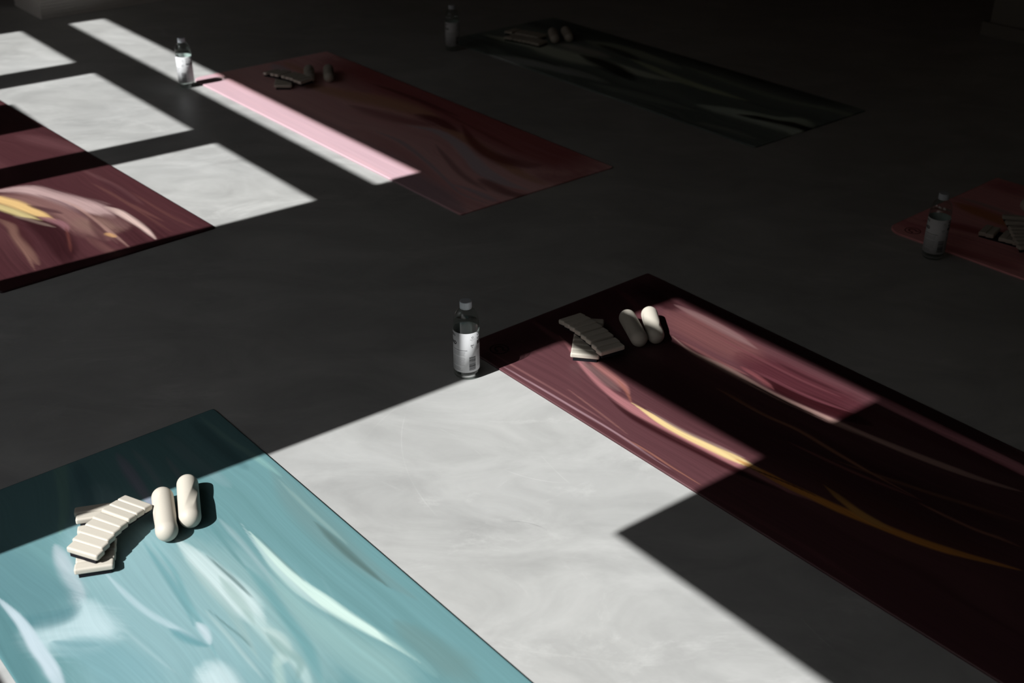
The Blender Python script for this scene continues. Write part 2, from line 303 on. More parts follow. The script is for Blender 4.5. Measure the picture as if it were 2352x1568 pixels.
  ([(0.768,0.0094,0.004),(0.9794,0.0244,0.005),(1.1758,0.0278,0.0047)],(130,80,86),0.9,0.6),
  ([(0.0062,0.5094,0.007),(0.0906,0.4917,0.0092),(0.2053,0.4407,0.0106),(0.3057,0.3847,0.0074)],(120,68,72),0.9,0.7),
  ([(0.0077,0.2159,0.0049),(0.1032,0.2058,0.0079),(0.1798,0.1952,0.0061)],(130,80,84),0.9,0.6),
  ([(0.0328,0.4203,0.0045),(0.0832,0.404,0.006),(0.1323,0.3882,0.0044)],(104,60,64),0.9,0.5),
 ]),
 'T': dict(o=(-1.159, 1.8425), a=0.70495, base=((117, 162, 167), (122, 168, 173), (110, 154, 158)), strokes=[
  ([(0.1158,0.3159,0.0506),(0.3807,0.2734,0.095),(0.582,0.2774,0.1419),(0.8276,0.2288,0.1725)],(152,190,196),0.7,0.95),
  ([(0.3841,0.377,0.036),(0.538,0.3856,0.0517),(0.708,0.394,0.0565),(0.8766,0.392,0.0603)],(150,186,188),0.8,0.8),
  ([(0.2425,0.1871,0.0077),(0.3223,0.1748,0.0119),(0.3848,0.1654,0.0131),(0.4471,0.1506,0.0156)],(196,212,220),0.9,0.9),
  ([(0.4522,0.0517,0.0224),(0.4751,0.0956,0.0398),(0.5065,0.1365,0.0415),(0.5459,0.1505,0.0218)],(198,224,230),0.75,0.95),
  ([(0.4253,0.1598,0.0145),(0.4791,0.1544,0.02),(0.544,0.1483,0.014)],(200,226,232),0.85,0.9),
  ([(0.1801,0.0726,0.0482),(0.285,0.083,0.0521),(0.3559,0.1037,0.05),(0.4056,0.1274,0.0397),(0.4203,0.1538,0.0215)],(106,150,157),0.55,1.0),
  ([(0.388,0.0454,0.0102),(0.4257,0.0769,0.0155),(0.4419,0.1167,0.0167),(0.4374,0.1531,0.0117)],(90,138,147),0.9,0.8),
  ([(0.2446,0.0347,0.0285),(0.4321,0.0146,0.0334),(0.5219,0.0109,0.026),(0.6335,-0.0029,0.0248)],(92,138,144),0.8,0.8),  # darker left rim, penumbra of the window sill painted in
  ([(0.317,0.0481,0.0061),(0.386,0.0568,0.0066),(0.4353,0.0581,0.0091),(0.4909,0.0556,0.0109),(0.5467,0.0559,0.0113),(0.6285,0.0485,0.0128)],(208,226,236),0.5,1.0),
  ([(0.4907,0.0781,0.0108),(0.5174,0.0937,0.0204),(0.5709,0.1319,0.0319),(0.7005,0.149,0.0568)],(134,178,186),0.6,0.8),
  ([(0.488,0.0814,0.0038),(0.5184,0.1047,0.005),(0.5511,0.1405,0.0051)],(128,172,180),0.9,0.7),
  ([(0.3745,0.2239,0.0024),(0.4637,0.2271,0.004),(0.5252,0.2354,0.005),(0.5782,0.2506,0.0052),(0.6288,0.266,0.0044),(0.6735,0.2835,0.0035)],(190,216,224),0.9,0.85),
  ([(0.45,0.1804,0.0016),(0.5347,0.1868,0.0023),(0.6104,0.1952,0.003),(0.6552,0.2012,0.0023),(0.7011,0.2097,0.0015)],(170,202,208),0.9,0.6),
  ([(0.5847,0.2466,0.0034),(0.6322,0.2602,0.007),(0.6759,0.2798,0.0045)],(112,164,172),0.9,0.9),
  ([(0.3339,0.3168,0.0025),(0.4116,0.3105,0.004),(0.4991,0.3021,0.0062),(0.5666,0.2935,0.0052),(0.614,0.2817,0.0029)],(116,166,173),0.9,0.85),
  ([(0.3444,0.3295,0.0025),(0.455,0.3239,0.0039),(0.5459,0.304,0.0052),(0.6358,0.291,0.0044),(0.7065,0.2781,0.0035)],(122,172,178),0.9,0.75),
  ([(0.6046,0.2907,0.0039),(0.6358,0.291,0.0059),(0.674,0.2841,0.0029)],(210,228,236),0.8,0.9),
  ([(0.3698,0.368,0.0072),(0.4444,0.3731,0.014),(0.5257,0.3747,0.0213),(0.6022,0.3784,0.0231),(0.6656,0.3773,0.0173),(0.7039,0.3724,0.0076)],(212,233,234),0.6,1.0),
  ([(0.6303,0.3697,0.0083),(0.6849,0.3731,0.0113),(0.7431,0.3732,0.0109),(0.8126,0.3735,0.0088),(0.8844,0.354,0.0069)],(188,216,216),0.8,0.85),
  ([(0.5196,0.3823,0.0033),(0.5849,0.3775,0.0072),(0.6441,0.3723,0.0054),(0.6839,0.3652,0.0022)],(166,194,190),0.95,0.7),
  ([(0.4386,0.3584,0.0025),(0.5127,0.3553,0.0049),(0.6006,0.3517,0.0055),(0.679,0.3426,0.006),(0.7621,0.3288,0.0043)],(160,190,190),0.9,0.7),
  ([(0.4505,0.3923,0.0013),(0.5046,0.3948,0.0022),(0.557,0.3973,0.0026),(0.6185,0.398,0.0017)],(84,112,112),0.95,0.75),
  ([(0.5911,0.3228,0.0012),(0.6443,0.328,0.0016),(0.6879,0.3334,0.0019),(0.7359,0.3355,0.0012)],(104,138,140),0.95,0.7),
  ([(0.5862,0.3169,0.0024),(0.6646,0.3171,0.0031),(0.7505,0.3149,0.003),(0.8014,0.3143,0.0022)],(178,206,208),0.9,0.7),
  ([(0.6887,0.3709,0.0043),(0.7312,0.3802,0.0094),(0.77,0.3699,0.0103),(0.7857,0.3415,0.0068)],(196,220,218),0.9,0.8),
  ([(0.7039,0.3724,0.0032),(0.7587,0.3724,0.0064),(0.8039,0.3788,0.0057),(0.8334,0.3525,0.0059)],(136,172,170),0.9,0.7),
  ([(0.5204,0.431,0.0043),(0.6044,0.4281,0.0074),(0.6987,0.4168,0.0094),(0.787,0.4062,0.0103),(0.8675,0.3811,0.0112)],(116,166,171),0.9,0.9),
  ([(0.5624,0.4525,0.0051),(0.6941,0.446,0.0135),(0.7971,0.4605,0.0256),(0.9088,0.473,0.0374),(0.9999,0.4773,0.039)],(152,190,190),0.8,0.85),
  ([(0.4365,0.4872,0.0027),(0.4954,0.4818,0.007),(0.567,0.4771,0.0105),(0.6395,0.4793,0.0126),(0.6974,0.4887,0.0129),(0.7526,0.4985,0.0101),(0.8145,0.5113,0.0081),(0.8705,0.5221,0.0061),(0.9383,0.5315,0.0034)],(222,248,240),0.65,1.0),
  ([(0.4064,0.4869,0.0018),(0.4878,0.4768,0.0026),(0.5777,0.4708,0.0035),(0.6657,0.4723,0.0044),(0.736,0.4822,0.0027)],(182,210,212),0.9,0.8),
  ([(0.3635,0.4612,0.0046),(0.4529,0.4593,0.0044),(0.5464,0.4525,0.0034),(0.6195,0.4462,0.0016)],(160,190,194),0.9,0.75),
  ([(0.3497,0.4404,0.0027),(0.4487,0.434,0.0035),(0.5419,0.428,0.0025)],(104,150,154),0.9,0.7),
  ([(0.454,0.4914,0.0018),(0.5453,0.49,0.0018),(0.6344,0.4916,0.0018)],(110,146,148),0.9,0.7),
  ([(0.2631,0.6357,0.0096),(0.4151,0.6064,0.0244),(0.553,0.5996,0.0269),(0.6904,0.6056,0.0154),(0.8047,0.6206,0.0076)],(120,154,156),0.8,0.8),
  ([(0.4925,0.5986,0.0039),(0.604,0.5958,0.0075),(0.6873,0.5981,0.0047),(0.7521,0.6011,0.0018)],(92,118,116),0.9,0.85),
  ([(0.3287,0.6178,0.002),(0.4736,0.6104,0.0039),(0.5963,0.6107,0.0029)],(150,182,180),0.9,0.6),
  ([(0.8154,0.5564,0.0089),(0.9191,0.564,0.0224),(1.0271,0.5717,0.0266)],(116,150,150),0.9,0.8),
  ([(0.814,0.5207,0.0035),(0.9038,0.5297,0.0068),(0.9844,0.5328,0.0065)],(134,176,178),0.9,0.7),
  ([(0.7152,0.2496,0.0195),(0.7529,0.2534,0.0254),(0.8052,0.2448,0.027)],(210,232,236),0.75,0.95),
  ([(0.7592,0.357,0.0043),(0.7981,0.3408,0.0063),(0.8611,0.3116,0.0068)],(176,206,202),0.9,0.8),
  ([(0.0266,0.4019,0.0075),(0.1411,0.3929,0.0099),(0.2456,0.3811,0.0069),(0.3261,0.3696,0.0033)],(166,170,190),0.9,0.85),
  ([(0.0318,0.4336,0.0049),(0.1324,0.4302,0.0056),(0.2384,0.4171,0.0044)],(150,176,184),0.9,0.7),
  ([(-0.0063,0.293,0.0118),(0.0603,0.2726,0.0099),(0.1493,0.2436,0.0082),(0.2233,0.205,0.0066)],(138,184,176),0.7,0.85),
  ([(0.0047,0.3258,0.0103),(0.1215,0.2998,0.0131),(0.2246,0.2692,0.0111)],(94,136,146),0.9,0.7),
  ([(0.01,0.6072,0.0045),(0.1245,0.6095,0.0057),(0.2316,0.6228,0.0068),(0.3278,0.6286,0.0054)],(142,186,184),0.9,0.85),
  ([(0.0329,0.5127,0.0107),(0.1643,0.5172,0.0127),(0.2929,0.5282,0.0125)],(136,172,178),0.9,0.7),
  ([(0.0138,0.5841,0.011),(0.1351,0.5831,0.015),(0.2617,0.5853,0.0125)],(88,128,134),0.9,0.6),
  ([(0.103,0.4785,0.0038),(0.2036,0.4678,0.0047),(0.2801,0.4672,0.0038)],(160,178,186),0.9,0.6),
  ([(-0.0081,0.2617,0.0047),(-0.0252,0.3909,0.0049)],(100,140,146),0.9,0.3),
 ]),
 'L': dict(o=(-2.5734, 4.1561), a=0.74083, base=((78, 42, 47), (96, 58, 62), (58, 26, 31)), strokes=[
  ([(0.4702,0.4353,0.1158),(0.7694,0.5012,0.1054),(1.1423,0.549,0.0907),(1.5019,0.5655,0.0729),(1.778,0.5769,0.0578)],(84,47,51),0.8,0.6),
  ([(0.6184,0.5329,0.0259),(0.7867,0.587,0.0313),(0.9572,0.6355,0.0241)],(104,66,70),0.9,0.7),
  ([(1.0847,0.2564,0.0229),(1.1387,0.3393,0.0276),(1.2311,0.3776,0.0269),(1.316,0.4036,0.0324),(1.4016,0.4265,0.0361),(1.4661,0.4425,0.0311),(1.5362,0.4509,0.0206)],(206,174,172),0.7,0.95),
  ([(1.1025,0.2219,0.0311),(1.2344,0.3063,0.033),(1.3918,0.3486,0.0301),(1.5439,0.3614,0.0412),(1.6689,0.3697,0.0471)],(146,108,104),0.8,0.85),
  ([(1.4892,0.3732,0.0338),(1.5502,0.3927,0.0463),(1.6208,0.4095,0.0399)],(138,106,98),0.8,0.9),
  ([(1.4823,0.4404,0.0119),(1.5542,0.4463,0.0179),(1.6358,0.4407,0.013)],(118,84,84),0.9,0.8),
  ([(1.4347,0.469,0.0098),(1.4825,0.4814,0.0124),(1.5776,0.4825,0.0108),(1.6745,0.4795,0.0083),(1.7667,0.4705,0.0063)],(224,194,186),0.7,1.0),
  ([(1.0738,0.233,0.0109),(1.1703,0.25,0.0181),(1.2342,0.2692,0.0208),(1.3071,0.2839,0.0173),(1.3826,0.2979,0.0128),(1.4467,0.3105,0.0064)],(243,202,138),0.65,1.0),
  ([(1.145,0.2055,0.0115),(1.2288,0.2266,0.0137),(1.2947,0.2444,0.0135),(1.3627,0.2605,0.0116),(1.4209,0.2814,0.0049)],(226,206,146),0.85,0.9),
  ([(1.3786,0.2834,0.0097),(1.435,0.3022,0.0136),(1.4876,0.3126,0.0115),(1.5525,0.2995,0.0066)],(154,108,114),0.7,0.9),
  ([(1.2616,0.2948,0.0052),(1.3305,0.3205,0.0102),(1.409,0.3478,0.0075)],(80,48,54),0.8,0.8),
  ([(1.3434,0.2338,0.0187),(1.4162,0.2566,0.0237),(1.517,0.2596,0.0332),(1.6444,0.2424,0.0322),(1.7627,0.202,0.0229)],(54,22,27),0.5,1.0),
  ([(1.3217,0.2293,0.0076),(1.3704,0.2493,0.0072),(1.4354,0.2684,0.007),(1.4963,0.2886,0.0047)],(150,128,118),0.95,0.6),
  ([(1.3922,0.3901,0.0057),(1.4867,0.3951,0.0067),(1.6037,0.3808,0.0061),(1.7196,0.3719,0.0046)],(120,84,82),0.9,0.7),
  ([(1.2732,0.3874,0.0043),(1.3946,0.403,0.0056),(1.5739,0.3951,0.0049),(1.7722,0.386,0.0047)],(190,150,140),0.95,0.6),
  ([(1.3506,0.395,0.0035),(1.5066,0.3927,0.0032),(1.6602,0.3739,0.0029)],(74,44,48),0.9,0.6),
  ([(1.1934,0.3515,0.0047),(1.3417,0.385,0.0061),(1.522,0.3854,0.0035)],(112,82,86),0.9,0.7),
  ([(1.4867,0.3951,0.0069),(1.5952,0.3713,0.0131),(1.6947,0.3438,0.01)],(92,58,60),0.9,0.8),
  ([(1.4213,0.1756,0.0027),(1.5662,0.1545,0.0038),(1.7297,0.1231,0.0036)],(150,112,100),0.9,0.6),
  ([(1.3764,0.5851,0.0039),(1.6086,0.5826,0.0049),(1.7724,0.5944,0.004)],(104,64,62),0.9,0.7),
  ([(1.067,0.5537,0.0068),(1.2881,0.5693,0.0083),(1.5019,0.5655,0.0057)],(106,70,72),0.9,0.6),
  ([(1.2583,0.1882,0.0154),(1.3583,0.2011,0.0159),(1.4924,0.1852,0.0185),(1.6477,0.158,0.015)],(70,34,38),0.7,0.8),
  ([(1.3,0.1849,0.0091),(1.3943,0.193,0.0117),(1.4798,0.171,0.0102),(1.5889,0.1577,0.0119),(1.7107,0.1436,0.0104)],(134,98,88),0.8,0.8),
  ([(1.5011,0.3133,0.0025),(1.583,0.2871,0.0036),(1.6882,0.2472,0.0035)],(110,60,54),0.9,0.7),
  ([(1.6182,0.3267,0.0105),(1.7448,0.3329,0.0129),(1.8182,0.3496,0.0121)],(116,78,76),0.9,0.7),
  ([(1.6227,0.3785,0.0045),(1.6445,0.3842,0.0085),(1.6737,0.389,0.004)],(214,166,118),0.8,0.9),
  ([(1.3849,0.5293,0.0029),(1.5709,0.53,0.0037),(1.7593,0.5275,0.0035)],(108,68,64),0.9,0.6),
  ([(1.2242,0.5255,0.0042),(1.4752,0.5354,0.0061),(1.6687,0.5505,0.004)],(112,72,68),0.8,0.7),
  ([(1.2095,0.5548,0.01),(1.349,0.5543,0.0132),(1.4841,0.5455,0.0106)],(74,40,46),0.9,0.7),
  ([(1.163,0.6925,0.0185),(1.2744,0.6981,0.0227)],(56,26,30),0.9,0.6),
 ]),
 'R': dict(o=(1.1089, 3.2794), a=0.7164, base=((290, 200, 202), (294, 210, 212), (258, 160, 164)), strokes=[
  ([(0.0205,0.3468,0.0122),(0.088,0.3346,0.0274),(0.1677,0.3235,0.0313),(0.2717,0.3197,0.0314)],(258,160,100),0.7,0.9),
  ([(0.0079,0.393,0.007),(0.0958,0.3976,0.0134),(0.2348,0.3875,0.0128)],(250,200,200),0.8,0.85),
  ([(0.0393,0.1459,0.0139),(0.1346,0.1826,0.0237),(0.2109,0.1986,0.0196),(0.3278,0.2166,0.0191)],(200,80,84),0.9,0.8),
  ([(0.1618,0.0206,0.0181),(0.2916,0.0358,0.0237),(0.4173,0.0523,0.0232)],(216,98,102),0.9,0.6),
  ([(0.0168,0.5877,0.0381),(0.1216,0.5955,0.0524)],(232,120,126),0.9,0.7),
 ]),
}
def vnoise(x, y, seed):
    xi = np.floor(x).astype(np.int64); yi = np.floor(y).astype(np.int64)
    fx = x-xi; fy = y-yi; fx = fx*fx*(3-2*fx); fy = fy*fy*(3-2*fy)
    def h(a, b):
        v = np.sin(a*127.1 + b*311.7 + seed*74.7)*43758.5453
        return v-np.floor(v)
    return (h(xi, yi)*(1-fx)+h(xi+1, yi)*fx)*(1-fy)+(h(xi, yi+1)*(1-fx)+h(xi+1, yi+1)*fx)*fy
def spline(P):
    n = len(P); kk = np.linspace(0, n-1, (n-1)*6+1); Q = np.empty((len(kk), 3))
    for j, q in enumerate(kk):
        i = min(int(q), n-2); f = q-i
        p0 = P[max(i-1, 0)]; p1 = P[i]; p2 = P[i+1]; p3 = P[min(i+2, n-1)]
        Q[j] = 0.5*((2*p1)+(-p0+p2)*f+(2*p0-5*p1+4*p2-p3)*f*f+(-p0+3*p1-3*p2+p3)*f**3)
    return Q
def taper(Q):
    """let a streak run out to a point at both ends, unless it leaves the mat there"""
    d = np.concatenate([[0], np.cumsum(np.hypot(*np.diff(Q[:, :2], axis=0).T))]); D = d[-1]+1e-9
    ins = lambda p: 0.0 < p[0] < MAT_L and 0.0 < p[1] < MAT_W
    g = np.ones(len(Q)); r = min(0.22*D, 0.16)
    if ins(Q[0]): g = np.minimum(g, np.clip(d/r, 0, 1))
    if ins(Q[-1]): g = np.minimum(g, np.clip((D-d)/r, 0, 1))
    g = np.sqrt(g); Q[:, 2] = np.maximum(Q[:, 2]*(0.15+0.85*g), 4e-4)
    return d, g
def flow(m, s, t):
    """coordinate across the mat that stays constant along the streaks"""
    pts = []
    for p, c, soft, al in m['strokes']:
        P = np.array(p)
        if len(P) < 3 or P[:, 0].max()-P[:, 0].min() < 0.12: continue
        Q = spline(P); Q = Q[::3]; tm = Q[:, 1].mean()
        pts.append(np.stack([Q[:, 0], Q[:, 1], Q[:, 1]-tm], 1))
    g = np.zeros(len(s))
    if pts:
        A = np.concatenate(pts); ss = np.arange(-0.02, MAT_L+0.04, 0.02); tt = np.arange(-0.02, MAT_W+0.04, 0.02)
        GS, GT = np.meshgrid(ss, tt, indexing='ij')
        w = np.exp(-((GS[..., None]-A[:, 0])**2/0.06**2+(GT[..., None]-A[:, 1])**2/0.05**2))
        G = (w*A[:, 2]).sum(-1)/(w.sum(-1)+0.15)
        fi = (s+0.02)/0.02; fj = (t+0.02)/0.02; i = fi.astype(int); j = fj.astype(int); a = fi-i; b = fj-j
        g = (G[i, j]*(1-b)+G[i, j+1]*b)*(1-a)+(G[i+1, j]*(1-b)+G[i+1, j+1]*b)*a
    return t-g
def paint(m, s, t, seed):
    """marbled pattern of a mat: s along, t across, in metres; linear reflectance"""
    K = 1.0/KSUN
    c0, c1, c2 = [s2l(c)*K for c in m['base']]
    psi = flow(m, s, t)
    tw = psi+0.02*(vnoise(s*1.6, t*2.0, seed)-.5)+0.008*(vnoise(s*4.0, t*7.0, seed+5)-.5)
    n1 = vnoise(s*0.9, tw*14, seed+1); n2 = vnoise(s*1.5, tw*42, seed+2); n3 = vnoise(s*1.1+3, tw*8, seed+3); n4 = vnoise(s*2.2, tw*120, seed+4)
    a = np.clip((0.5*n1+0.3*n2+0.2*n4-0.40)*2.4, 0, 1)[:, None]; d = np.clip((0.45*n3+0.35*n2+0.2*n4-0.54)*2.6, 0, 1)[:, None]
    col = c0[None]*(1-a)+c1[None]*a
    col = col*(1-d)+c2[None]*d
    ws = s+0.012*(vnoise(s*7, t*9, seed+7)-.5); wt = t+0.005*(vnoise(s*6, t*11, seed+8)-.5)
    for pts, c, soft, alpha in m['strokes']:
        P = np.array(pts)
        Q = spline(P) if len(P) > 2 else np.stack([np.interp(np.linspace(0, 1, 9), [0, 1], P[:, j]) for j in range(3)], 1)
        arc, g = taper(Q)
        R_ = Q[:, 2].max()*2.8+0.01
        msk = (ws > Q[:, 0].min()-R_) & (ws < Q[:, 0].max()+R_) & (wt > Q[:, 1].min()-R_) & (wt < Q[:, 1].max()+R_)
        if not msk.any(): continue
        x = ws[msk]; y = wt[msk]
        best = np.full(len(x), 1e9); al = np.zeros(len(x)); cr_ = np.zeros(len(x)); gg = np.zeros(len(x))
        for k in range(len(Q)-1):
            A, B = Q[k], Q[k+1]
            dx, dy = B[0]-A[0], B[1]-A[1]; L2 = dx*dx+dy*dy+1e-12
            h = np.clip(((x-A[0])*dx+(y-A[1])*dy)/L2, 0, 1)
            w = A[2]+(B[2]-A[2])*h
            ex = x-A[0]-h*dx; ey = y-A[1]-h*dy
            dn = np.hypot(ex, ey)/w
            u = dn < best
            best[u] = dn[u]; al[u] = (arc[k]+(arc[k+1]-arc[k])*h)[u]; cr_[u] = ((dx*ey-dy*ex)/math.sqrt(L2))[u]; gg[u] = (g[k]+(g[k+1]-g[k])*h)[u]
        fib = 0.6*vnoise(al*5, cr_*110, seed+9)+0.4*vnoise(al*9, cr_*300, seed+10)-0.5
        b2 = best+fib*0.75*soft*np.clip(best, 0.25, 1.2)
        lo = 1-soft*0.8; hi = 1+soft*0.95
        f = np.clip((hi-b2)/(hi-lo), 0, 1); f = f*f*(3-2*f)
        f = np.clip(f*(1+0.3*fib), 0, 1)*alpha*np.clip(0.35+0.65*gg, 0, 1)
        col[msk] = col[msk]*(1-f[:, None])+(s2l(c)*K)[None]*f[:, None]
    return np.clip(col, 0.002, 0.88), psi
KSUN = 1.70          # what the sun makes of a reflectance of 1, lying flat
def mat_material(name, amp):
    m, n, l, b = new_mat(name)
    at = n.new('ShaderNodeAttribute'); at.attribute_name = 'pattern'
    tc = n.new('ShaderNodeTexCoord')
    fl = n.new('ShaderNodeAttribute'); fl.attribute_name = 'flow'
    mp = n.new('ShaderNodeMapping'); mp.inputs['Scale'].default_value = (150, 2.0, 1); l.new(fl.outputs['Vector'], mp.inputs['Vector'])
    nz = n.new('ShaderNodeTexNoise'); nz.inputs['Scale'].default_value = 1.0; nz.inputs['Detail'].default_value = 4; nz.inputs['Roughness'].default_value = 0.65
    l.new(mp.outputs[0], nz.inputs['Vector'])
    mr = n.new('ShaderNodeMapRange'); mr.inputs['From Min'].default_value = 0.25; mr.inputs['From Max'].default_value = 0.75
    mr.inputs['To Min'].default_value = 1-amp; mr.inputs['To Max'].default_value = 1+amp; l.new(nz.outputs['Fac'], mr.inputs['Value'])
    sc = n.new('ShaderNodeVectorMath'); sc.operation = 'SCALE'; l.new(at.outputs['Color'], sc.inputs[0]); l.new(mr.outputs[0], sc.inputs['Scale'])
    l.new(sc.outputs[0], b.inputs['Base Color'])
    b.inputs['Roughness'].default_value = 0.42; b.inputs['Specular IOR Level'].default_value = 0.35
    g = n.new('ShaderNodeTexNoise'); g.inputs['Scale'].default_value = 700; l.new(tc.outputs['Object'], g.inputs['Vector'])
    bp = n.new('ShaderNodeBump'); bp.inputs['Strength'].default_value = 0.06; bp.inputs['Distance'].default_value = 0.0005
    l.new(g.outputs['Fac'], bp.inputs['Height']); l.new(bp.outputs[0], b.inputs['Normal'])
    return m
M_MAT = mat_material('marbled_rubber', 0.20)
M_MATS = mat_material('marbled_rubber_silky', 0.09)
def make_mat(key, res, seed, label, logo, rlogo=0.055):
    m = MATS[key]; L, W = MAT_L, MAT_W
    ns = int(L/res)+1; nt = int(W/res)+1
    S, T = np.meshgrid(np.linspace(0, L, ns), np.linspace(0, W, nt), indexing='ij')
    s = S.ravel().copy(); t = T.ravel().copy()
    # round the corners: the corner that carries the emblem more than the others
    for cs, ct, ss, st, r in ((0, 0, 1, 1, rlogo), (0, W, 1, -1, 0.008), (L, 0, -1, 1, 0.008), (L, W, -1, -1, 0.008)):
        ds = (cs+ss*r-s)*ss; dt = (ct+st*r-t)*st
        k = (ds > 0) & (dt > 0)
        mxd = np.maximum(ds[k], dt[k]); ln = np.hypot(ds[k], dt[k])
        s[k] = cs+ss*(r-ds[k]*mxd/ln); t[k] = ct+st*(r-dt[k]*mxd/ln)
    col, psi = paint(m, s, t, seed)
    # border loop for the edge
    idx = np.arange(ns*nt).reshape(ns, nt)
    border = np.concatenate([idx[0, :], idx[1:, -1], idx[-1, -2::-1], idx[-2:0:-1, 0]])
    nb = len(border)
    z = np.full(len(s), MAT_T)
    # barely lifted, softened edge
    edge = np.minimum(np.minimum(s, L-s), np.minimum(t, W-t)); z -= 0.0006*np.clip(1-edge/0.004, 0, 1)
    V1 = np.stack([t, -s, z], 1); V2 = np.stack([t[border], -s[border], np.full(nb, 0.0)], 1)
    verts = np.concatenate([V1, V2]); colv = np.concatenate([col, col[border]*0.45])  # foot of the edge darkened: dark underside, with the edge's shadow painted in
    q = np.stack([idx[:-1, :-1], idx[1:, :-1], idx[1:, 1:], idx[:-1, 1:]], -1).reshape(-1, 4)
    b2 = np.arange(nb)+len(s)
    skirt = np.stack([border, np.roll(border, -1), np.roll(b2, -1), b2], 1)
    faces = np.concatenate([q, skirt]).astype(np.int32)
    me = bpy.data.meshes.new('yoga_mat')
    me.vertices.add(len(verts)); me.vertices.foreach_set('co', verts.astype(np.float32).ravel())
    me.loops.add(faces.size); me.loops.foreach_set('vertex_index', faces.ravel())
    me.polygons.add(len(faces)); me.polygons.foreach_set('loop_start', np.arange(0, faces.size, 4, dtype=np.int32))
    me.update(calc_edges=True); me.validate()
    ca = me.color_attributes.new('pattern', 'FLOAT_COLOR', 'POINT')
    ca.data.foreach_set('color', np.concatenate([colv, np.ones((len(colv), 1))], 1).astype(np.float32).ravel())
    fa = me.attributes.new('flow', 'FLOAT_VECTOR', 'POINT')
    fa.data.foreach_set('vector', np.stack([np.concatenate([psi, psi[border]]), np.concatenate([s, s[border]]), np.full(len(verts), seed*1.0)], 1).astype(np.float32).ravel())
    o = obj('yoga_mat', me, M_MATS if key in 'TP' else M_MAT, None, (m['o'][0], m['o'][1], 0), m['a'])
    tag(o, label, 'yoga mat', 'marbled yoga mats laid out on the floor')
    if logo:
        emblem(o, *logo)
    return o
def ribbon(bm, pts, hw, z):
    """flat strip of half width hw along pts"""
    n = len(pts); a = []
    for k in range(n):
        p0 = Vector(pts[max(k-1, 0)]); p1 = Vector(pts[min(k+1, n-1)]); d = (p1-p0).normalized(); nn = Vector((-d.y, d.x))
        w = hw[k] if isinstance(hw, (list, tuple)) else hw
        p = Vector(pts[k]); a.append((bm.verts.new((*(p+nn*w), z)), bm.verts.new((*(p-nn*w), z))))
    for (x0, y0), (x1, y1) in zip(a, a[1:]): bm.faces.new((x0, y0, y1, x1))
def emblem(mat_o, s, t, col):
    bm = bmesh.new(); r = 0.0222; z = 0.0
    ribbon(bm, [(r*math.cos(2*math.pi*k/64), r*math.sin(2*math.pi*k/64)) for k in range(65)], 0.0016, z)
    # horseshoe shaped glyph with flared feet
    pts = []
    for k in range(41):
        a = math.radians(-52+284*k/40)
        pts.append((0.0098*math.cos(a), 0.0015+0.0112*math.sin(a)))
    pts = [(0.0150, -0.0105), (0.0105, -0.0108)] + pts + [(-0.0105, -0.0108), (-0.0150, -0.0105)]
    hw = [0.0012, 0.0017] + [0.0019+0.0006*math.sin(math.pi*k/40) for k in range(41)] + [0.0017, 0.0012]
    ribbon(bm, pts, hw, z)
    me = finish(bm, 'emblem')
    mt = plain('emblem_ink', col, 0.5, 0.3)
    o = obj('emblem', me, mt, mat_o, (t, -s, MAT_T+0.0004), math.radians(-20))
    o['label'] = 'dark round emblem printed in the rounded corner'
    sol = o.modifiers.new('t', 'SOLIDIFY'); sol.thickness = 0.0003; sol.offset = 0
make_mat('T', 0.0026, 3, 'teal marbled mat with pale streaks in the near left corner of the floor', None)
make_mat('B', 0.0026, 11, 'dark burgundy mat with pink and yellow streaks running to the lower right', (0.073, 0.058, (0.012, 0.006, 0.007)))
make_mat('L', 0.004, 17, 'burgundy mat with cream and gold swirls cut by the left picture edge', None)
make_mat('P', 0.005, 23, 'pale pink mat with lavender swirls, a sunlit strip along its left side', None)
make_mat('G', 0.006, 31, 'dark green grey mat with light streaks, farthest back on the floor', None)
make_mat('R', 0.005, 43, 'salmon pink mat cut by the right picture edge, behind the burgundy mat', (0.065, 0.051, (0.16, 0.03, 0.035)))

# ------------------------------------------------------------------ bangle weights: eight bars on an elastic band
M_CREAM = plain('cream_silicone', (0.465, 0.43, 0.37), 0.55, 0.3, 0.03, 300, 0.05)
M_ELASTIC = plain('black_elastic', (0.006, 0.006, 0.009), 0.85, 0.2, 0.3, 900, 0.5)
BL, BW, BT = 0.070, 0.0235, 0.0115
def bar_mesh():
    bm = bmesh.new(); bmesh.ops.create_cube(bm, size=1.0)
    for v in bm.verts: v.co = Vector((v.co.x*BL, v.co.y*BW, v.co.z*BT))
    bmesh.ops.bevel(bm, geom=[e for e in bm.edges if abs((e.verts[0].co-e.verts[1].co).z) > 1e-6], offset=0.0042, segments=5, affect='EDGES', profile=0.5)
    top = [e for e in bm.edges if all(v.co.z > BT/2-1e-6 for v in e.verts)]
    bmesh.ops.bevel(bm, geom=top, offset=0.0042, segments=4, affect='EDGES', profile=0.5)
    bot = [e for e in bm.edges if all(v.co.z < -BT/2+1e-6 for v in e.verts)]
    bmesh.ops.bevel(bm, geom=bot, offset=0.0018, segments=2, affect='EDGES', profile=0.5)
    me = finish(bm, 'weight_bar', True)
    return me
BAR_ME = bar_mesh(); BAR_ME.materials.append(M_CREAM)
